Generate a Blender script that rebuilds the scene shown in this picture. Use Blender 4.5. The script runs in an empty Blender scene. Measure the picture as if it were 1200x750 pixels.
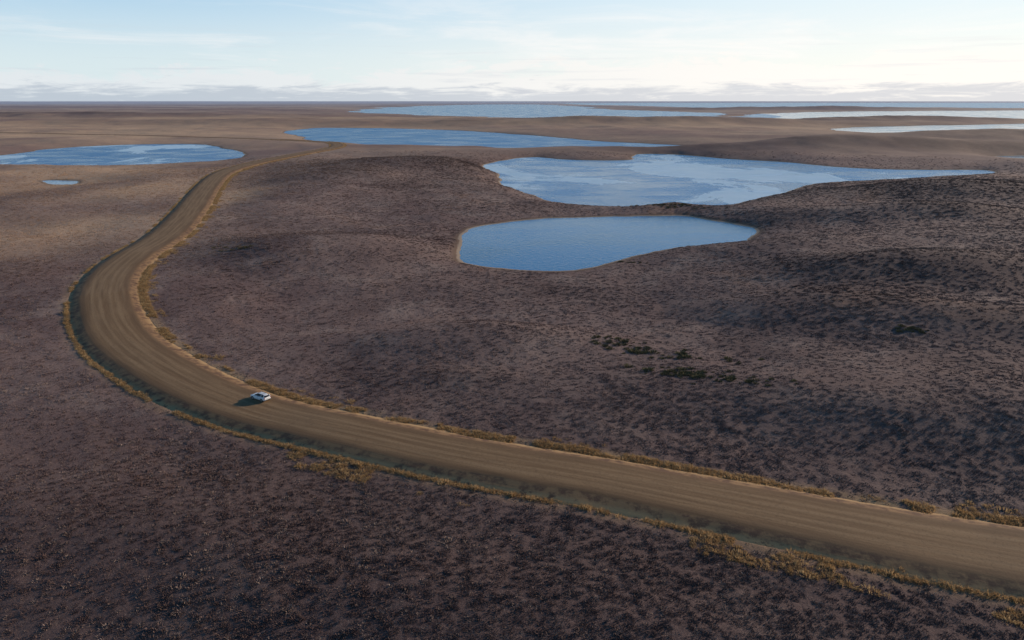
import bpy, math, numpy as np, bmesh
from mathutils import Vector
rng=np.random.default_rng(7)
sc=bpy.context.scene
CAMH=62.0; F=857.0; TH=math.radians(16.7); ct,st=math.cos(TH),math.sin(TH)
SUN_EL=math.radians(16.5); SUN_AZ=math.radians(60)
def g(u,v,z=0.0):
    dv=v-375; dn=F*st+dv*ct; fw=F*ct-dv*st; k=(CAMH-z)/dn
    return ((u-600)*k, fw*k)
def col(*c): return (c[0],c[1],c[2],1.0)
def link(o,parent=None):
    sc.collection.objects.link(o)
    if parent: o.parent=parent
    return o
# ---------------- noise
def _h(xi,yi,seed):
    n=(xi.astype(np.int64)*374761393+yi.astype(np.int64)*668265263+seed*974634777)&0xffffffff
    n=((n^(n>>13))*1274126177)&0xffffffff
    n=(n^(n>>16))&0xffffff
    return n/float(0xffffff)
def vn(x,y,seed):
    xf=np.floor(x);yf=np.floor(y);u=x-xf;v=y-yf
    u=u*u*u*(u*(u*6-15)+10);v=v*v*v*(v*(v*6-15)+10)
    a=_h(xf,yf,seed);b=_h(xf+1,yf,seed);c=_h(xf,yf+1,seed);d=_h(xf+1,yf+1,seed)
    return (a+(b-a)*u)*(1-v)+(c+(d-c)*u)*v
def fbm(x,y,wl,oct,seed,gain=.5):
    s=0;a=1;t=0;f=1.0/wl;cr,sr=math.cos(.6),math.sin(.6)
    for i in range(oct):
        s=s+a*(vn(x*f,y*f,seed+i*17)*2-1);t+=a;a*=gain;f*=2.03
        x,y=x*cr-y*sr,x*sr+y*cr
    return s/t
def ss(a,b,x):
    t=np.clip((x-a)/(b-a),0,1);return t*t*(3-2*t)
# ---------------- image pixels projected onto the ground: road centreline (u,v,half width), lakes
ROAD=[(1500,690,6.6),(1330,668,6.6),(1200,647,6.5),(1100,632,6.3),(1000,616,6.0),(900,598,5.8),(800,581,5.5),(700,563,5.4),(600,547,5.3),(500,527,5.3),(400,503,5.4),(340,487,5.5),(280,469,5.7),(225,447,6.0),(180,422,6.3),(145,397,6.5),(127,372,6.6),(124,345,6.6),(137,321,6.6),(165,298,6.8),(198,273,7),(222,248,7),(242,222,6.8),(262,204,6.5),(295,193,6.5),(340,184,6.5),(380,176,6.5),(396,171,6.5),(385,167.5,6.5),(340,165,6.5),(260,162,6.5),(160,158.5,6.5),(60,157,6.5),(-60,155,6.5),(-200,154.5,6.5)]
RW=np.array([(*g(u,v,3.0),w) for u,v,w in ROAD])
def catmull(P,n):
    out=[]
    for i in range(len(P)-1):
        p0=P[max(i-1,0)];p1=P[i];p2=P[i+1];p3=P[min(i+2,len(P)-1)]
        for k in range(n):
            t=k/n
            out.append(.5*((2*p1)+(-p0+p2)*t+(2*p0-5*p1+4*p2-p3)*t*t+(-p0+3*p1-3*p2+p3)*t**3))
    out.append(P[-1]);return np.array(out)
RC=catmull(RW,10)
for _ in range(6):
    RC[1:-1]=(RC[:-2]+2*RC[1:-1]+RC[2:])/4
LK=[
[(537,285),(541,272),(560,265),(600,260),(640,256),(700,254),(760,253),(800,253),(830,257),(860,263),(883,268),(881,279),(868,285),(840,287),(800,290),(760,297),(725,306),(690,314),(650,318),(600,317),(560,312),(537,303)],
[(568,193),(590,187),(625,184),(660,187),(700,188),(735,187),(745,181),(790,181),(850,186),(920,190),(1000,197),(1080,199),(1150,199),(1168,203),(1120,206),(1050,209),(985,213),(940,219),(905,228),(870,238),(830,243),(790,240),(740,243),(690,242),(645,236),(610,225),(585,217),(580,205)],
[(335,155),(365,150),(420,150),(480,151),(560,154),(640,160),(700,165),(760,168),(830,172),(800,175),(740,175),(690,173),(640,173),(600,174),(560,172),(480,170),(420,169),(370,167),(355,161)],
[(-80,186),(0,182),(50,175),(110,171),(180,169),(240,169),(275,174),(295,181),(265,187),(220,190),(150,193),(60,193),(0,192)],
[(50,212),(70,211.5),(88,212),(90,214),(86,216),(60,216)],
[(965,151),(1050,148),(1120,146.5),(1200,145),(1300,144),(1300,157),(1200,158.5),(1100,158),(1010,155)],
[(1160,184),(1200,182),(1300,182),(1300,188),(1200,188)],
[(430,129),(500,124),(560,122.5),(640,122.5),(700,127),(780,130),(860,134),(840,139),(700,139.5),(600,139),(520,137),(450,133.5)],
[(810,140),(900,134),(960,131.5),(1060,130),(1200,129.5),(1400,129),(1400,140),(1200,141.5),(1060,141),(960,141.5),(900,143),(840,143)],
[(660,120.8),(900,120.6),(1100,120.6),(1500,120.6),(1500,126.5),(1300,127),(1100,126.5),(1000,126),(900,127),(800,126),(720,123.5)],
]
def closed_smooth(P,n=4):
    P=np.array(P);m=len(P);out=[]
    for i in range(m):
        p0,p1,p2,p3=P[i-1],P[i],P[(i+1)%m],P[(i+2)%m]
        for k in range(n):
            t=k/n
            out.append(.5*((2*p1)+(-p0+p2)*t+(2*p0-5*p1+4*p2-p3)*t*t+(-p0+3*p1-3*p2+p3)*t**3))
    return np.array(out)
LW=[closed_smooth([g(u,v) for u,v in p],4 if i<4 else 2) for i,p in enumerate(LK)]
LAMP=[3.4,10,24,20,4,30,14,330,200,500]   # natural raggedness of each shore (m)
def poly_sd(P,x,y):
    d2=np.full(x.shape,1e18);ins=np.zeros(x.shape,bool);n=len(P)
    for i in range(n):
        ax,ay=P[i];bx,by=P[(i+1)%n];ex,ey=bx-ax,by-ay;L=ex*ex+ey*ey+1e-9
        t=np.clip(((x-ax)*ex+(y-ay)*ey)/L,0,1)
        d2=np.minimum(d2,(x-ax-t*ex)**2+(y-ay-t*ey)**2)
        c=(ay>y)!=(by>y)
        ins^=c&(x<(bx-ax)*(y-ay)/(by-ay+1e-12)+ax)
    d=np.sqrt(d2);return np.where(ins,-d,d)
def shore(x,y):
    sd=np.full(x.shape,400.0)
    for P,a in zip(LW,LAMP):
        mg=400 if a<40 else 1200
        m=(x>P[:,0].min()-mg)&(x<P[:,0].max()+mg)&(y>P[:,1].min()-mg)&(y<P[:,1].max()+mg)
        if not m.any(): continue
        xx,yy=x[m],y[m];wl=a*9 if a<100 else a*3
        s=poly_sd(P,xx,yy)+a*fbm(xx,yy,wl,6,91,.62)
        sd[m]=np.minimum(sd[m],s)
    return sd
def road_dist(x,y):
    d=np.full(x.shape,1e9);idx=np.zeros(x.shape);side=np.zeros(x.shape)
    m=(x>RC[:,0].min()-60)&(x<RC[:,0].max()+60)&(y>RC[:,1].min()-60)&(y<RC[:,1].max()+60)
    xx,yy=x[m],y[m];dd=np.full(xx.shape,1e18);ii=np.zeros(xx.shape);sg=np.zeros(xx.shape)
    for i in range(len(RC)-1):
        ax,ay=RC[i,:2];ex,ey=RC[i+1,0]-ax,RC[i+1,1]-ay;L=ex*ex+ey*ey+1e-9
        px,py=xx-ax,yy-ay
        t=np.clip((px*ex+py*ey)/L,0,1);q=(px-t*ex)**2+(py-t*ey)**2
        b=q<dd;dd[b]=q[b];ii[b]=(i+t)[b];sg[b]=np.sign(ex*py-ey*px)[b]
    d[m]=np.sqrt(dd);idx[m]=ii;side[m]=sg
    return d,idx,side
# low hills (height, half-extents in metres, darkening 0..1: dark shrubs plus painted cloud shade)
HILLS=[(1080,335,10.5,56,28,.75),(950,372,5,38,19,.7),(1200,395,6,46,20,.5),(1150,235,10,110,50,.9),(1080,262,8,60,24,.75),(930,300,4.5,40,22,.4),(1060,178,13,300,60,1.0),(780,183,0,170,26,.6),(500,200,8,90,80,.9),(400,215,6,50,50,.6),(1250,300,7,90,40,.5),(700,355,-2,60,26,.2),(430,300,6,70,36,.5),(560,400,3,34,16,.3),(940,129,26,900,160,1),(60,137,16,700,200,.8),(1000,142,18,900,160,.9),(760,147,16,800,120,.7),(250,145,12,500,120,.4),(1200,165,14,300,90,.8),(600,700,1.5,60,16,.7),(150,620,2,50,16,.8),(1000,480,2.6,56,22,.3),(1180,520,2,36,16,.3),(60,330,3,40,30,.2),(640,345,3,50,20,.4),(260,575,.5,22,8,.9),(520,455,1,16,6,.7),(850,640,0,40,10,.3)]
HW=[(*g(u,v),*q) for u,v,*q in HILLS]
TAN=[(60,160,700,260),(150,150,900,400),(90,205,130,150),(180,225,60,90),(260,240,20,60),(380,140,900,300),(850,150,500,200),(40,275,70,70),(620,147,600,200)]  # sunlit stretches of ground, painted as bright tan patches
TW=[(*g(u,v),*q) for u,v,*q in TAN]
def natural(x,y):
    r=np.hypot(x,y);far=ss(1200,6000,r)
    h=2.8+3.2*fbm(x,y,240,3,5)+1.9*fbm(x,y,75,3,23)+2.9*np.maximum(fbm(x,y,130,2,29),-.2)*ss(150,260,r)+far*13*fbm(x,y,2600,4,55)+ss(350,900,r)*7*fbm(x,y,380,4,57)
    for cx,cy,a,sx,sy,dk in HW:
        h=h+a*np.exp(-((x-cx)/sx)**2-((y-cy)/sy)**2)
    return np.maximum(h,.7)+ far*1.5
def ground_tone(x,y):  # dark shrubs with painted cloud shade, then painted sunlit tan
    w1=fbm(x,y,60,4,211);o=np.zeros(x.shape);t=np.zeros(x.shape)
    for cx,cy,a,sx,sy,dk in HW: o=np.maximum(o,dk*np.exp(-((x-cx)/sx/1.4)**2-((y-cy)/sy/1.4)**2))
    for cx,cy,sx,sy in TW: t=np.maximum(t,np.exp(-((x-cx)/sx)**2-((y-cy)/sy)**2))
    return np.clip(o*(1+w1),0,1),np.clip(t*(1+.8*w1),0,1)
RZ=natural(RC[:,0],RC[:,1])
for _ in range(60): RZ[1:-1]=(RZ[:-2]+2*RZ[1:-1]+RZ[2:])/4
RZ=np.clip(RZ,1.5,4)
def terrain(x,y):
    sd=shore(x,y);rd,ri,sg=road_dist(x,y)
    w=np.interp(ri,np.arange(len(RC)),RC[:,2]);e=rd-w
    rz=np.interp(ri,np.arange(len(RC)),RZ)
    r=np.hypot(x,y)
    h=natural(x,y)
    sc_=np.clip(r/400,1,30)
    h=.12+h*(1-np.exp(-np.maximum(sd,0)/(14*sc_)))
    h=rz+(h-rz)*np.maximum(ss(3,42,e),ss(12,2,sd))
    nearm=ss(900,250,r)
    mic=.24*fbm(x,y,14,3,41)+.10*fbm(x,y,3.2,2,47)*nearm
    h=h+mic*ss(.5,6,sd)*ss(2,6,e)
    h=np.maximum(h,.1)
    h=np.where(sd<0,.1-np.minimum(-sd*.15,1.6),h)
    h=np.where(e<3.2,np.minimum(h,rz-.12-.3*ss(3.2,0,e)),h)
    return h,sd,e,sg
# ---------------- node helpers
def mat(name):
    m=bpy.data.materials.new(name);m.use_nodes=True
    nt=m.node_tree;return m,nt,nt.nodes["Principled BSDF"]
class B:
    def __init__(s,nt): s.nt=nt
    def n(s,t,**k):
        n=s.nt.nodes.new(t)
        for a,b in k.items(): setattr(n,a,b)
        return n
    def put(s,sock,v):
        if isinstance(v,bpy.types.NodeSocket): s.nt.links.new(v,sock)
        else: sock.default_value=v
    def math(s,op,a,b=0.0,c=0.0,clamp=False):
        n=s.n("ShaderNodeMath",operation=op,use_clamp=clamp)
        s.put(n.inputs[0],a);s.put(n.inputs[1],b)
        if op in('MULTIPLY_ADD',): s.put(n.inputs[2],c)
        return n.outputs[0]
    def ramp(s,x,a,b,lo=0.0,hi=1.0):
        n=s.n("ShaderNodeMapRange",interpolation_type='SMOOTHSTEP')
        s.put(n.inputs[0],x);n.inputs[1].default_value=a;n.inputs[2].default_value=b;n.inputs[3].default_value=lo;n.inputs[4].default_value=hi
        return n.outputs[0]
    def mix(s,f,a,b):
        n=s.n("ShaderNodeMix",data_type='RGBA')
        s.put(n.inputs[0],f);s.put(n.inputs[6],a);s.put(n.inputs[7],b);return n.outputs[2]
    def noise(s,vec,scale,detail=4,rough=.55,dist=0):
        n=s.n("ShaderNodeTexNoise");s.put(n.inputs["Vector"],vec)
        n.inputs["Scale"].default_value=scale;n.inputs["Detail"].default_value=detail;n.inputs["Roughness"].default_value=rough;n.inputs["Distortion"].default_value=dist
        return n.outputs[0]
    def attr(s,name,inst=False):
        n=s.n("ShaderNodeAttribute");n.attribute_name=name
        if inst:n.attribute_type='INSTANCER'
        return n.outputs["Fac"]
    def vmul(s,v,t):
        n=s.n("ShaderNodeVectorMath",operation='MULTIPLY');s.put(n.inputs[0],v);n.inputs[1].default_value=t;return n.outputs[0]
# shared tundra colour group (world position -> colour)
tg=bpy.data.node_groups.new("tundra_colour","ShaderNodeTree")
tg.interface.new_socket("HeathShade",in_out='INPUT',socket_type='NodeSocketFloat')
tg.interface.new_socket("SunlitTan",in_out='INPUT',socket_type='NodeSocketFloat')
tg.interface.new_socket("Color",in_out='OUTPUT',socket_type='NodeSocketColor')
b=B(tg);gi=b.n("NodeGroupInput");pos=b.vmul(b.n("ShaderNodeNewGeometry").outputs["Position"],(1,1,0))
ln=b.n("ShaderNodeVectorMath",operation='LENGTH');b.put(ln.inputs[0],pos);dist=ln.outputs["Value"]
big=b.noise(pos,1/140,4,.6,.6);midn=b.noise(pos,1/22,5,.62,.4);pat=b.noise(pos,1/55,5,.65,1.0)
darkc=col(.180,.114,.098);midc=col(.275,.185,.150);palec=col(.40,.295,.235);rust=col(.32,.178,.110)
c=b.mix(b.ramp(big,.38,.62),darkc,midc)
c=b.mix(b.ramp(midn,.48,.70,0,.6),c,palec)
c=b.mix(b.ramp(pat,.52,.70,0,.6),c,col(.125,.076,.066))
c=b.mix(b.math('MULTIPLY',b.ramp(pat,.44,.26),.65),c,rust)
c=b.mix(b.ramp(dist,230,70,0,.6),c,col(.108,.071,.063))  # foreground darkened: cloud shade and dark shrub gaps painted into the colour
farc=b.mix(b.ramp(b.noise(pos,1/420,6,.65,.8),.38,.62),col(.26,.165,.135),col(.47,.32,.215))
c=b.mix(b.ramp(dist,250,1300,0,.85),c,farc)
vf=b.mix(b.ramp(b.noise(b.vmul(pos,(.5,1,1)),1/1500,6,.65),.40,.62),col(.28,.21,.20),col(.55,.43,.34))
c=b.mix(b.ramp(dist,1800,7000),c,vf)  # far plain paled, part of the painted haze
c=b.mix(b.math('MULTIPLY',gi.outputs[1],.8),c,col(.63,.42,.26))  # warm sunlight painted into the ground colour
c=b.mix(b.math('MULTIPLY',gi.outputs[0],b.ramp(dist,100,9000,.66,.5)),c,b.mix(b.ramp(dist,800,9000),col(.088,.054,.047),col(.20,.18,.21)))  # dark shrubs and painted cloud shade, bluer with distance
c=b.mix(b.ramp(dist,4000,22000,0,.85),c,col(.50,.56,.66))  # aerial haze painted into the ground colour by distance
go=b.n("NodeGroupOutput");b.put(go.inputs[0],c)
def ground_mat():
    m,nt,p=mat("tundra_ground");b=B(nt)
    G=b.n("ShaderNodeGroup");G.node_tree=tg;b.put(G.inputs[0],b.attr("heath_shade"));b.put(G.inputs[1],b.attr("sunlit_tan"))
    pos=b.n("ShaderNodeNewGeometry").outputs["Position"]
    c=G.outputs[0];fine=b.noise(pos,1.4,6,.75);f2=b.noise(pos,4.0,4,.7)
    c=b.mix(b.ramp(fine,.54,.38,0,.4),c,col(.08,.05,.043))
    c=b.mix(b.ramp(f2,.54,.74,0,.4),c,col(.46,.35,.28))
    e=b.attr("road_e");sd=b.attr("shore");inn=b.attr("inner")
    vnz=b.noise(pos,.16,5,.7)
    gold=b.math('MULTIPLY',b.ramp(e,7,3.2),b.ramp(vnz,.32,.52))
    gold=b.math('MULTIPLY',gold,b.math('MULTIPLY_ADD',inn,.35,.4))
    c=b.mix(gold,c,col(.44,.285,.14))
    c=b.mix(b.ramp(sd,5,.3,0,.85),c,col(.15,.095,.06))
    c=b.mix(b.ramp(sd,1.2,.2,0,.7),c,col(.42,.33,.24))
    b.put(p.inputs["Base Color"],c);p.inputs["Roughness"].default_value=.95;p.inputs["Specular IOR Level"].default_value=.15
    bp=b.n("ShaderNodeBump");bp.inputs["Strength"].default_value=.7;bp.inputs["Distance"].default_value=.35
    b.put(bp.inputs["Height"],b.math('ADD',fine,b.math('MULTIPLY',b.noise(pos,.22,4,.6),.7)));b.put(p.inputs["Normal"],bp.outputs[0])
    return m
# ---------------- ground sheet
NR=1150
az=np.radians(np.concatenate([np.linspace(-180,-46,90,endpoint=False),np.linspace(-46,46,1500),np.linspace(46,180,91)[1:-1]]))
NA=len(az)
rr=np.exp(np.linspace(math.log(20),math.log(70000),NR))
R,A=np.meshgrid(rr,az,indexing='ij');X=(R*np.sin(A)).ravel();Y=(R*np.cos(A)).ravel()
Z,SD,E,SG=terrain(X,Y);HE,SE=ground_tone(X,Y)
V=np.stack([X,Y,Z],1)
i=np.arange(NR-1)[:,None]*NA;j=np.arange(NA)[None,:];j2=(j+1)%NA
Q=np.stack([(i+j),(i+j2),(i+NA+j2),(i+NA+j)],-1).reshape(-1,4)
def mesh_np(name,V,Q,smooth=True):
    me=bpy.data.meshes.new(name);me.vertices.add(len(V));me.vertices.foreach_set("co",V.astype(np.float32).ravel())
    k=Q.shape[1];me.loops.add(Q.size);me.loops.foreach_set("vertex_index",Q.astype(np.int32).ravel())
    me.polygons.add(len(Q));me.polygons.foreach_set("loop_start",np.arange(0,Q.size,k,dtype=np.int32))
    me.update(calc_edges=True)
    me.polygons.foreach_set("use_smooth",np.full(len(Q),smooth));return me
me=mesh_np("tundra_ground",V,Q[:,::-1])
for nm,arr in(("shore",SD),("road_e",E),("inner",(SG<0).astype(float)),("heath_shade",HE),("sunlit_tan",SE)):
    a=me.attributes.new(nm,'FLOAT','POINT');a.data.foreach_set("value",np.minimum(arr,1e4).astype(np.float32))
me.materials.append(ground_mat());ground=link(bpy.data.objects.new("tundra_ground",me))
# ---------------- lakes
def water_mat(name,ice,scale,iceamt,wave=.35,ws=.6,rough=.08,base=(.006,.105,.26)):
    m,nt,p=mat(name);b=B(nt);pos=b.n("ShaderNodeNewGeometry").outputs["Position"]
    p.inputs["IOR"].default_value=1.31
    wind=b.noise(b.vmul(pos,(1,1.6,1)),1/60,5,.6,.5)
    b.put(p.inputs["Roughness"],b.ramp(wind,.35,.65,rough,rough+.12))
    b.put(p.inputs["Base Color"],b.mix(b.ramp(wind,.35,.65),col(*base),col(*[q*1.35 for q in base])))
    bp=b.n("ShaderNodeBump");bp.inputs["Strength"].default_value=wave;bp.inputs["Distance"].default_value=.25
    b.put(bp.inputs["Height"],b.noise(pos,ws,4,.6));b.put(p.inputs["Normal"],bp.outputs[0])
    if ice>0:
        q=b.n("ShaderNodeBsdfPrincipled");q.inputs["Roughness"].default_value=.3;q.inputs["IOR"].default_value=1.31
        nz=b.noise(b.vmul(pos,(1,.55,1)),scale,8,.62,.6)
        b.put(q.inputs["Base Color"],b.mix(b.noise(pos,scale*6,4,.6),col(.30,.50,.64),col(.66,.78,.86)))
        ms=b.n("ShaderNodeMixShader");b.put(ms.inputs[0],b.math('MULTIPLY',b.ramp(nz,ice,ice+.025),iceamt))
        nt.links.new(p.outputs[0],ms.inputs[1]);nt.links.new(q.outputs[0],ms.inputs[2])
        nt.links.new(ms.outputs[0],nt.nodes["Material Output"].inputs[0])
    return m
W0=water_mat("open_water",0,0,0,.5,.6,.05);WF=water_mat("windy_water",0,0,0,1.0,.3,.26,(.04,.16,.32));W1=water_mat("lake_water_ice",.52,1/120,.72,.8,.6,.17,(.010,.13,.31));W2=water_mat("lake_water_icy",.54,1/90,.95,.9,.6,.22,(.015,.12,.29))
WB=water_mat("calm_far_water",0,0,0,.3,.3,.10,(.05,.14,.22));WM=water_mat("far_lagoon_water",0,0,0,.7,.3,.20,(.05,.17,.30))
for k,P in enumerate(LW):
    n=len(P);T=np.roll(P,-1,0)-np.roll(P,1,0);Nn=np.stack([T[:,1],-T[:,0]],1)/(np.linalg.norm(T,axis=1)[:,None]+1e-9)
    area=.5*np.sum(P[:,0]*np.roll(P[:,1],-1)-P[:,1]*np.roll(P[:,0],-1))
    if area<0:Nn=-Nn
    O=P+Nn*(min(LAMP[k],150)*1.1+1)
    bm=bmesh.new();f=bm.faces.new([bm.verts.new((x,y,0-.004*k)) for x,y in O]);bmesh.ops.triangulate(bm,faces=[f])
    bmesh.ops.recalc_face_normals(bm,faces=bm.faces)
    if sum(f.normal.z for f in bm.faces)<0: bmesh.ops.reverse_faces(bm,faces=bm.faces)
    me=bpy.data.meshes.new("lake");bm.to_mesh(me);bm.free();me.materials.append([W0,W1,WF,W2,W0,WB,WB,WM,WB,WM][k])
    link(bpy.data.objects.new("lake",me))
# ---------------- gravel road
def resample(C,step):
    s=np.concatenate([[0],np.cumsum(np.hypot(*np.diff(C[:,:2],axis=0).T))]);t=np.arange(0,s[-1],step)
    return np.stack([np.interp(t,s,C[:,k]) for k in range(C.shape[1])],1),t
RS,RT=resample(np.column_stack([RC,RZ]),1.0)
tx=np.gradient(RS[:,0]);ty=np.gradient(RS[:,1])
for _ in range(20):
    tx[1:-1]=(tx[:-2]+2*tx[1:-1]+tx[2:])/4;ty[1:-1]=(ty[:-2]+2*ty[1:-1]+ty[2:])/4
L=np.hypot(tx,ty);nx,ny=-ty/L,tx/L
EMF=1-.78*ss(900,1120,np.hypot(RS[:,0],RS[:,1]))      # embankment dies out far away
prof=[(-4.6,'o',-.65),(-3.3,'o',-.05),(-1.6,'o',.42),(-.3,'o',.76)]+[(q,'i',.85+.10*(1-q*q)) for q in(-.95,-.75,-.5,-.25,0,.25,.5,.75,.95)]+[(.3,'p',.76),(1.6,'p',.42),(3.3,'p',-.05),(4.6,'p',-.65)]
rv=[];ru=[]
for q,t,z in prof:
    off=RS[:,2]*q if t=='i' else (-(RS[:,2]) +q if t=='o' else RS[:,2]+q)
    wob=(.15 if abs(q)>.9 else 0)*fbm(RT,RT*0+q*3,9,3,79) if t=='i' else .35*fbm(RT+q*9,RT*0+q*3,9,3,77)
    x=RS[:,0]+nx*(off+wob);y=RS[:,1]+ny*(off+wob)
    zz=RS[:,3]+(z*EMF if z>0 else z)+(.02 if t=='i' else .05)*fbm(x,y,2.5,2,78)
    rv.append(np.stack([x,y,zz],1));ru.append(np.stack([off/RS[:,2],RT],1))
np_=len(prof);n=len(RS);V=np.stack(rv,1).reshape(-1,3)
i=np.arange(n-1)[:,None]*np_;j=np.arange(np_-1)[None,:]
Q=np.stack([i+j,i+j+1,i+np_+j+1,i+np_+j],-1).reshape(-1,4)
me=mesh_np("gravel_road",V,Q[:,::-1])
uu=np.stack(ru,1).reshape(-1,2)
a=me.attributes.new("across",'FLOAT','POINT');a.data.foreach_set("value",uu[:,0].astype(np.float32))
a=me.attributes.new("along",'FLOAT','POINT');a.data.foreach_set("value",uu[:,1].astype(np.float32))
m,nt,p=mat("gravel");b=B(nt);pos=b.n("ShaderNodeNewGeometry").outputs["Position"]
ac=b.attr("across");al=b.attr("along")
cb=b.n("ShaderNodeCombineXYZ");b.put(cb.inputs[0],b.math('MULTIPLY',ac,6.0));b.put(cb.inputs[1],b.math('MULTIPLY',al,.05));lv=cb.outputs[0]
streak=b.noise(lv,.9,5,.6);fine=b.noise(pos,2.2,5,.7);blot=b.noise(pos,.12,4,.6)
c=b.mix(b.ramp(streak,.35,.65),col(.185,.108,.052),col(.27,.168,.085))
c=b.mix(b.ramp(blot,.45,.7,0,.6),c,col(.21,.13,.067))
wob=b.math('MULTIPLY',b.math('SUBTRACT',b.noise(lv,.25,3),.5),.25)
aw=b.math('ADD',ac,wob)
def band(c0,wd):
    return b.ramp(b.math('ABSOLUTE',b.math('SUBTRACT',aw,c0)),wd,wd*.35)
tr=b.math('MAXIMUM',b.math('MAXIMUM',band(-.5,.09),band(-.2,.09)),b.math('MAXIMUM',band(.2,.09),band(.5,.09)))
c=b.mix(b.math('MULTIPLY',tr,.38),c,col(.34,.225,.12))
c=b.mix(b.ramp(fine,.5,.35,0,.4),c,col(.11,.064,.034))
c=b.mix(b.ramp(b.math('ABSOLUTE',aw),.62,.95,0,.6),c,col(.13,.076,.040))
edge=b.ramp(b.math('ABSOLUTE',ac),.98,1.12)
eg=b.noise(pos,.45,6,.7)
c=b.mix(edge,c,b.mix(b.ramp(eg,.40,.58),col(.135,.075,.045),col(.28,.165,.08)))
c=b.mix(b.math('MULTIPLY',b.ramp(b.math('ABSOLUTE',ac),1.25,1.48),b.ramp(eg,.36,.5)),c,col(.42,.265,.125))
b.put(p.inputs["Base Color"],c);p.inputs["Roughness"].default_value=.9;p.inputs["Specular IOR Level"].default_value=.2
bp=b.n("ShaderNodeBump");bp.inputs["Strength"].default_value=.5;bp.inputs["Distance"].default_value=.06
b.put(bp.inputs["Height"],b.math('ADD',fine,b.math('MULTIPLY',streak,1.5)));b.put(p.inputs["Normal"],bp.outputs[0])
me.materials.append(m);link(bpy.data.objects.new("gravel_road",me))
# ---------------- vegetation (instanced masses)
def tuft(name,n,rad,h,bw,lean,m,seed):
    r=np.random.default_rng(seed);V=[];Fc=[]
    for k in range(n):
        a=r.uniform(0,6.283);d=rad*math.sqrt(r.uniform());x,y=d*math.cos(a),d*math.sin(a)
        hh=h*(1-.55*(d/rad)**2)*r.uniform(.55,1.1);l=lean*r.uniform(.2,1)*(.4+d/rad);ta=a+r.uniform(-.7,.7)
        fa=r.uniform(0,3.14);wx,wy=bw*math.cos(fa)/2,bw*math.sin(fa)/2;q=len(V)
        mx,my=x+l*.4*math.cos(ta),y+l*.4*math.sin(ta)
        V+=[(x-wx*.6,y-wy*.6,-.1),(x+wx*.6,y+wy*.6,-.1),(mx+wx,my+wy,hh*.6),(mx-wx,my-wy,hh*.6),(x+l*math.cos(ta),y+l*math.sin(ta),hh)]
        Fc+=[(q,q+1,q+2,q+3),(q+3,q+2,q+4)]
    me=bpy.data.meshes.new(name);me.from_pydata(V,[],Fc);me.materials.append(m);return bpy.data.objects.new(name,me)
def veg_mat(name,mode):
    m,nt,p=mat(name);b=B(nt);rnd=b.n("ShaderNodeObjectInfo").outputs["Random"]
    if mode=='shrub':
        G=b.n("ShaderNodeGroup");G.node_tree=tg;b.put(G.inputs[0],b.attr("heath_shade",True));b.put(G.inputs[1],b.attr("sunlit_tan",True));c=G.outputs[0]
        c=b.mix(b.ramp(rnd,0,.35,.25,0),c,col(.11,.068,.058));c=b.mix(b.ramp(rnd,.65,1,0,.5),c,col(.50,.38,.30))
    elif mode=='gold': c=b.mix(rnd,col(.34,.21,.095),col(.58,.40,.205))
    else: c=b.mix(rnd,col(.12,.10,.052),col(.20,.16,.075))
    b.put(p.inputs["Base Color"],c);p.inputs["Roughness"].default_value=.9;p.inputs["Specular IOR Level"].default_value=.1
    if mode=='gold':
        t=b.n("ShaderNodeBsdfTranslucent");b.put(t.inputs[0],c);ms=b.n("ShaderNodeMixShader");ms.inputs[0].default_value=.38
        nt.links.new(p.outputs[0],ms.inputs[1]);nt.links.new(t.outputs[0],ms.inputs[2]);nt.links.new(ms.outputs[0],nt.nodes["Material Output"].inputs[0])
    return m
def scatter(name,P,S,objs,extra={}):
    c=bpy.data.collections.new(name+"_source")
    for o in objs:c.objects.link(o)
    me=bpy.data.meshes.new(name);me.vertices.add(len(P));me.vertices.foreach_set("co",P.astype(np.float32).ravel())
    a=me.attributes.new("scl",'FLOAT_VECTOR','POINT');a.data.foreach_set("vector",S.astype(np.float32).ravel())
    rot=np.zeros_like(P);rot[:,2]=rng.uniform(0,6.28,len(P));rot[:,0]=rng.normal(0,.08,len(P))
    a=me.attributes.new("rot",'FLOAT_VECTOR','POINT');a.data.foreach_set("vector",rot.astype(np.float32).ravel())
    for k_,v_ in extra.items():
        a=me.attributes.new(k_,'FLOAT','POINT');a.data.foreach_set("value",v_.astype(np.float32))
    ng=bpy.data.node_groups.new(name,"GeometryNodeTree")
    ng.interface.new_socket("Geometry",in_out='INPUT',socket_type='NodeSocketGeometry');ng.interface.new_socket("Geometry",in_out='OUTPUT',socket_type='NodeSocketGeometry')
    N=ng.nodes.new;gi=N("NodeGroupInput");go=N("NodeGroupOutput");ip=N("GeometryNodeInstanceOnPoints");ci=N("GeometryNodeCollectionInfo")
    ci.inputs[0].default_value=c;ci.inputs["Separate Children"].default_value=True;ci.inputs["Reset Children"].default_value=True
    ip.inputs["Pick Instance"].default_value=True
    def na(nm):
        x=N("GeometryNodeInputNamedAttribute");x.data_type='FLOAT_VECTOR';x.inputs[0].default_value=nm;return x.outputs[0]
    er=N("FunctionNodeEulerToRotation");l=ng.links.new
    l(gi.outputs[0],ip.inputs["Points"]);l(ci.outputs[0],ip.inputs["Instance"]);l(na("rot"),er.inputs[0]);l(er.outputs[0],ip.inputs["Rotation"]);l(na("scl"),ip.inputs["Scale"]);l(ip.outputs[0],go.inputs[0])
    o=link(bpy.data.objects.new(name,me));md=o.modifiers.new("scatter",'NODES');md.node_group=ng;return o
ms=veg_mat("dwarf_birch_twigs",'shrub')
src=[tuft("shrub_%d"%k,30,.60,.27,.09,.28,ms,k) for k in range(6)]
N=270000
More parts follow.
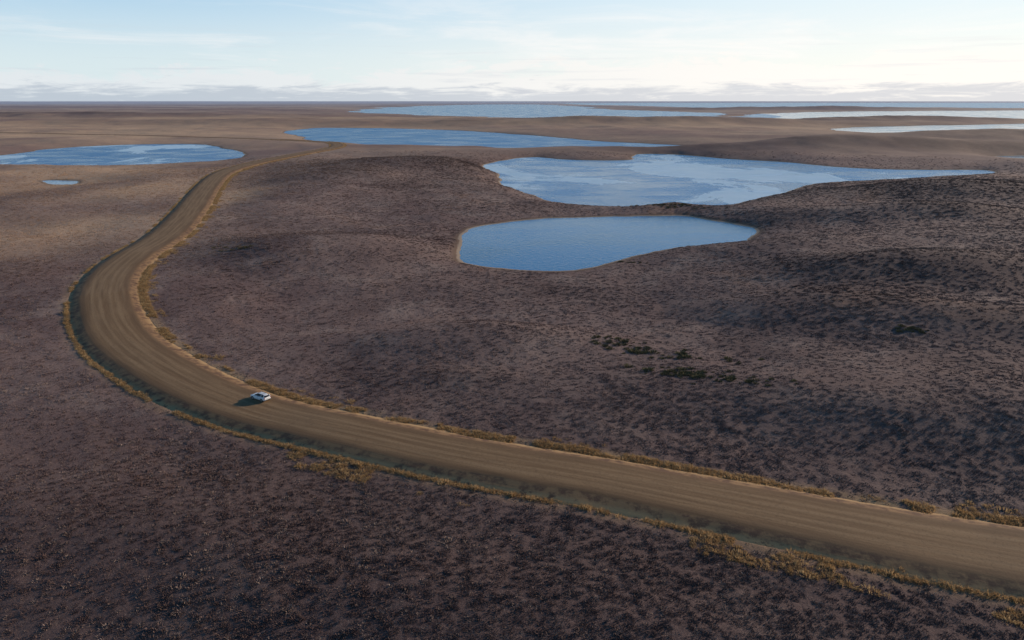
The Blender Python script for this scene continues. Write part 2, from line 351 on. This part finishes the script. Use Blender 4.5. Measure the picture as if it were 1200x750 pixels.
r=55+(900-55)*rng.uniform(size=N)**1.15;a=np.radians(rng.uniform(-50,50,N));x=r*np.sin(a);y=r*np.cos(a)
z,sd,e,sg=terrain(x,y)
dens=ss(-.4,.2,fbm(x,y,12,3,301))*.3+.7
k=(e>3.6)&(sd>2.5)&(rng.uniform(size=N)<dens)&(rng.uniform(size=N)<ss(920,650,r)*.9+.1)
k&=(e>6)|(rng.uniform(size=N)<.3)
x,y,z,r2=x[k],y[k],z[k],r[k];s=rng.lognormal(0,.25,len(x))*(.66+.55*ss(80,700,r2))*(.75+.5*(fbm(x,y,30,2,303)*.5+.5))
he,se=ground_tone(x,y)
scatter("dwarf_shrubs",np.stack([x,y,z-.03],1),np.stack([s,s,s*(.9+.5*he)],1),src,{"heath_shade":he,"sunlit_tan":se})
mg=veg_mat("golden_grass",'gold')
src=[tuft("grass_%d"%k,34,.45,.34,.05,.3,mg,20+k) for k in range(4)]
def along(n,lo,hi,side,umax=1300,thr=-.1,seed=5):
    t=rng.uniform(0,umax,n).astype(int);off=RS[t,2]+rng.uniform(lo,hi,n)
    x=RS[t,0]+side*nx[t]*off;y=RS[t,1]+side*ny[t]*off;k=fbm(x,y,9,3,seed)>thr
    return x[k],y[k]
x1,y1=along(28000,2.6,5.2,-1,thr=-.22);x2,y2=along(15000,2.8,3.9,1,thr=-.15);x3,y3=along(3000,3.5,9,1,150,.2,9);x4,y4=along(5000,4,8,-1,900,.15,9)
x=np.concatenate([x1,x2,x3,x4]);y=np.concatenate([y1,y2,y3,y4]);z,sd,e,sg=terrain(x,y);k=(sd>2)&(e>2.2)
x,y,z=x[k],y[k],z[k];z=z+.12*ss(3.4,2.4,e[k]);s=rng.lognormal(-.1,.32,len(x))
scatter("roadside_grass",np.stack([x,y,z],1),np.stack([s,s,s],1),src)
mw=veg_mat("willow_leaves",'green')
src=[tuft("willow_%d"%k,80,.9,.8,.14,.5,mw,40+k) for k in range(4)]
WP=[(735,403,10,4,26),(780,415,13,4,36),(825,450,11,3.5,90),(1068,399,2.4,1.6,16),(785,243,18,6,90),(740,303,5,1.5,10),(265,300,10,6,26)]
xs=[];ys=[]
for u,v,sx,sy,n in WP:
    cx,cy=g(u,v,2);q=rng.normal(size=(n,2));xs.append(cx+q[:,0]*sx*.6);ys.append(cy-q[:,0]*sx*.25+q[:,1]*sy*.6)
x=np.concatenate(xs);y=np.concatenate(ys);z,sd,e,sg=terrain(x,y);k=(sd>.3)&(e>3);x,y,z=x[k],y[k],z[k];s=rng.lognormal(-.1,.4,len(x))*.7
scatter("willow_shrubs",np.stack([x,y,z],1),np.stack([s,s,s*.8],1),src)
# ---------------- car
def simple(name,c,rough=.5,metal=0,coat=0):
    m,nt,p=mat(name);b=B(nt)
    nz=b.noise(b.n("ShaderNodeTexCoord").outputs["Object"],6,4,.6)
    b.put(p.inputs["Base Color"],b.mix(b.ramp(nz,.45,.75,0,.25),col(*c),col(*[q*.7+.02 for q in c])))
    p.inputs["Roughness"].default_value=rough;p.inputs["Metallic"].default_value=metal;p.inputs["Coat Weight"].default_value=coat;return m
M_w=simple("white_paint",(.80,.80,.78),.35,0,.6);M_g=simple("tinted_glass",(.012,.015,.018),.06);M_t=simple("tyre_rubber",(.02,.02,.02),.85)
M_a=simple("alloy",(.5,.5,.5),.35,.8);M_p=simple("black_trim",(.025,.025,.027),.6);M_r=simple("tail_lamp_red",(.45,.02,.015),.2);M_l=simple("headlamp_glass",(.7,.72,.75),.1)
carE=bpy.data.objects.new("car",None);link(carE)
def obj(name,V,Fc,m,smooth=False,bevel=0,sub=0):
    me=bpy.data.meshes.new(name);me.from_pydata(V,[],Fc);bm=bmesh.new();bm.from_mesh(me);bmesh.ops.recalc_face_normals(bm,faces=bm.faces);bm.to_mesh(me);bm.free()
    me.materials.append(m);o=link(bpy.data.objects.new(name,me),carE)
    if sub: s=o.modifiers.new("s",'SUBSURF');s.levels=s.render_levels=sub
    if bevel: bv=o.modifiers.new("b",'BEVEL');bv.width=bevel;bv.segments=2
    if smooth:
        for f in me.polygons:f.use_smooth=True
    return o
def loft(name,st,m,sub=1):
    V=[];Fc=[];n=len(st[0])
    for s in st:V+=s
    for i in range(len(st)-1):
        for j in range(n):Fc.append((i*n+j,i*n+(j+1)%n,(i+1)*n+(j+1)%n,(i+1)*n+j))
    Fc.append(tuple(range(n)));Fc.append(tuple(range((len(st)-1)*n,len(st)*n)))
    return obj(name,V,Fc,m,True,0,sub)
def ring(x,w,zb,zt):
    c=w*.93
    pts=[(-c,zb),(-w,zb+.12),(-w,zb+(zt-zb)*.6),(-w*.96,zt-.05),(-w*.85,zt),(w*.85,zt),(w*.96,zt-.05),(w,zb+(zt-zb)*.6),(w,zb+.12),(c,zb)]
    return [(x,y,z) for y,z in pts]
loft("body",[ring(2.28,.60,.42,.66),ring(2.20,.80,.30,.80),ring(1.75,.89,.24,.93),ring(1.0,.91,.24,1.02),ring(0,.92,.24,1.03),ring(-1.2,.92,.24,1.05),ring(-2.0,.89,.28,1.06),ring(-2.22,.84,.34,1.0),ring(-2.28,.74,.42,.9)],M_w)
def ring2(x,wb,wt,zb,zt):
    return [(x,-wb,zb),(x,-(wb*.35+wt*.65),zb+(zt-zb)*.7),(x,-wt,zt-.03),(x,-wt*.7,zt),(x,wt*.7,zt),(x,wt,zt-.03),(x,wb*.35+wt*.65,zb+(zt-zb)*.7),(x,wb,zb)]
loft("glasshouse",[ring2(1.12,.80,.76,.98,1.0),ring2(.40,.82,.66,.98,1.46),ring2(-.3,.83,.67,.98,1.50),ring2(-1.3,.83,.66,.98,1.47),ring2(-1.85,.80,.62,.98,1.38),ring2(-2.14,.77,.70,.98,1.03)],M_g,1)
loft("roof",[[(x,-w,z-.05),(x,-w*.8,z+.015),(x,w*.8,z+.015),(x,w,z-.05)] for x,w,z in((.42,.60,1.44),(.2,.67,1.50),(-.3,.69,1.53),(-1.3,.68,1.51),(-1.85,.64,1.43),(-2.02,.58,1.38))],M_w,1)
def bar(name,p,q,t,m,t2=None):
    p,q=Vector(p),Vector(q);d=(q-p).normalized();up=Vector((0,0,1)) if abs(d.z)<.9 else Vector((0,1,0));s=d.cross(up).normalized();u=s.cross(d);t2=t2 or t
    V=[tuple(c+s*a*t/2+u*b_*t2/2) for c in(p,q) for a,b_ in((-1,-1),(1,-1),(1,1),(-1,1))]
    return obj(name,V,[(0,1,2,3),(4,5,6,7),(0,1,5,4),(1,2,6,5),(2,3,7,6),(3,0,4,7)],m,False,.01)
for sy in(-1,1):
    bar("a_pillar",(1.05,.80*sy,1.0),(.40,.655*sy,1.46),.07,M_w)
    bar("b_pillar",(-.25,.835*sy,1.0),(-.28,.70*sy,1.46),.07,M_p)
    bar("c_pillar",(-1.15,.835*sy,1.0),(-1.2,.69*sy,1.45),.10,M_w)
    bar("d_pillar",(-2.08,.77*sy,1.0),(-1.88,.63*sy,1.40),.14,M_w)
    bar("roof_rail",(.2,.60*sy,1.57),(-1.75,.58*sy,1.54),.04,M_p)
    bar("sill",(1.0,.90*sy,.26),(-1.1,.90*sy,.26),.06,M_p,.12)
    bar("door_seam",(-.25,.925*sy,.35),(-.25,.925*sy,.98),.012,M_p)
    bar("door_handle",(-.05,.93*sy,.82),(-.2,.93*sy,.82),.03,M_p)
    bar("mirror",(.78,.93*sy,1.04),(.72,1.07*sy,1.06),.12,M_w,.14)
    bar("tail_lamp",(-2.20,.72*sy,.80),(-2.19,.74*sy,1.04),.14,M_r,.10)
    bar("headlamp",(2.18,.52*sy,.72),(2.08,.76*sy,.76),.12,M_l,.13)
bar("rear_window",(-2.16,-.60,1.08),(-2.16,.60,1.08),.03,M_g,.06)
bar("rear_bumper",(-2.27,-.80,.46),(-2.27,.80,.46),.12,M_p,.16);bar("front_bumper",(2.24,-.72,.42),(2.24,.72,.42),.12,M_p,.14)
bar("grille",(2.27,-.38,.64),(2.27,.38,.64),.05,M_p,.12);bar("number_plate",(-2.31,-.25,.74),(-2.31,.25,.74),.02,simple("plate",(.6,.6,.55)),.13)
bar("crossbar",(-.1,-.6,1.60),(-.1,.6,1.60),.04,M_p);bar("crossbar_rear",(-1.2,-.6,1.59),(-1.2,.6,1.59),.04,M_p)
for sx in(1.40,-1.38):
    for sy in(-1,1):
        for nm,r0,y0,y1,mm in(("tyre",.345,.70,.93,M_t),("rim",.22,.90,.945,M_a),("wheel_arch",.41,.72,.925,M_p)):
            V=[];Fc=[];n=28
            for yy in(y0,y1):
                for k in range(n):
                    a=k/n*6.28318;V.append((sx+r0*math.cos(a),yy*sy,.345+r0*math.sin(a)))
            for k in range(n):Fc.append((k,(k+1)%n,n+(k+1)%n,n+k))
            Fc+=[tuple(range(n)),tuple(range(n,2*n))];obj(nm,V,Fc,mm,False,.02 if nm=="tyre" else 0)
cx,cy=g(298,462,4.0);t=int(np.argmin((RS[:,0]-cx)**2+(RS[:,1]-cy)**2))
side=-3.6
carE.location=(RS[t,0]+nx[t]*side,RS[t,1]+ny[t]*side,RS[t,3]+.85+.10*(1-(side/RS[t,2])**2)+.0)
carE.rotation_euler=(0,0,math.atan2(ty[t],tx[t]))
# ---------------- world
w=bpy.data.worlds.new("World");sc.world=w;w.use_nodes=True
nt=w.node_tree;b=B(nt);bg=nt.nodes["Background"];sk=b.n("ShaderNodeTexSky");sk.sky_type='NISHITA';sk.sun_disc=False
sk.sun_elevation=SUN_EL;sk.sun_rotation=SUN_AZ;sk.dust_density=.3;sk.air_density=1.0;sk.ozone_density=2.0
d=b.n("ShaderNodeTexCoord").outputs["Generated"];sp=b.n("ShaderNodeSeparateXYZ");b.put(sp.inputs[0],d);zz=sp.outputs[2]
dp=b.n("ShaderNodeVectorMath",operation='DOT_PRODUCT');b.put(dp.inputs[0],d);dp.inputs[1].default_value=(math.sin(SUN_AZ),math.cos(SUN_AZ),0)
sunw=b.ramp(dp.outputs["Value"],0.0,.95)
S=.1;K=1/S
def cc(r_,g_,b_): return col(r_*K,g_*K,b_*K)
hs=b.n("ShaderNodeHueSaturation");hs.inputs["Saturation"].default_value=1.35;hs.inputs["Value"].default_value=1.15;b.put(hs.inputs["Color"],sk.outputs[0])
haze=b.mix(sunw,cc(.72,.84,.89),cc(1.0,1.0,.96))
hz2=b.mix(sunw,cc(.42,.65,.86),cc(.82,.94,1.0))
haze=b.mix(b.ramp(zz,.03,.15),haze,hz2)
c=b.mix(b.ramp(zz,.19,.115,0,.92),hs.outputs[0],haze)
wisp=b.noise(b.vmul(d,(3,3,24)),1.5,8,.62,.5)
c=b.mix(b.math('MULTIPLY',b.ramp(wisp,.47,.72),b.ramp(zz,.17,.05,0,.7)),c,b.mix(sunw,cc(.86,.89,.91),cc(1.08,1.03,.99)))
# cloud bank low over the horizon
cn=b.noise(b.vmul(d,(7,7,26)),1.4,9,.66,.5)
hgt=b.math('MULTIPLY_ADD',sunw,.018,.030)
top=b.math('ADD',b.math('SUBTRACT',zz,hgt),b.math('MULTIPLY',b.math('SUBTRACT',cn,.5),-.12))
lo=b.ramp(top,.007,-.005)
sh=b.math('ADD',zz,b.math('MULTIPLY',b.math('SUBTRACT',b.noise(b.vmul(d,(8,8,70)),1.5,8,.68,.5),.5),.08))
ccol=b.mix(b.ramp(sh,.004,.022),b.mix(sunw,cc(.50,.56,.64),cc(.72,.72,.75)),b.mix(sunw,cc(.78,.82,.85),cc(1.06,1.01,.95)))
c=b.mix(b.math('MULTIPLY',lo,.88),c,ccol)
# thin grey streaks of cloud above the bank
stn=b.noise(b.vmul(d,(4,4,110)),1.2,6,.6,.3)
c=b.mix(b.math('MULTIPLY',b.ramp(stn,.56,.70),b.ramp(zz,.10,.04,0,.45)),c,b.mix(sunw,cc(.60,.67,.74),cc(.84,.84,.85)))
b.put(bg.inputs[0],c);bg.inputs[1].default_value=S
sl=bpy.data.lights.new("sun",'SUN');sl.energy=4.3;sl.angle=math.radians(2.5);sl.color=(1,.82,.65)
so=link(bpy.data.objects.new("sun",sl));s=Vector((math.cos(SUN_EL)*math.sin(SUN_AZ),math.cos(SUN_EL)*math.cos(SUN_AZ),math.sin(SUN_EL)));so.rotation_euler=s.to_track_quat('Z','Y').to_euler()
cam=bpy.data.cameras.new("camera");co=link(bpy.data.objects.new("camera",cam))
cam.lens=25.71;cam.clip_start=1;cam.clip_end=200000;co.location=(0,0,CAMH);co.rotation_euler=(math.radians(73.3),0,0);sc.camera=co
sc.view_settings.view_transform='Standard';sc.view_settings.look='None'
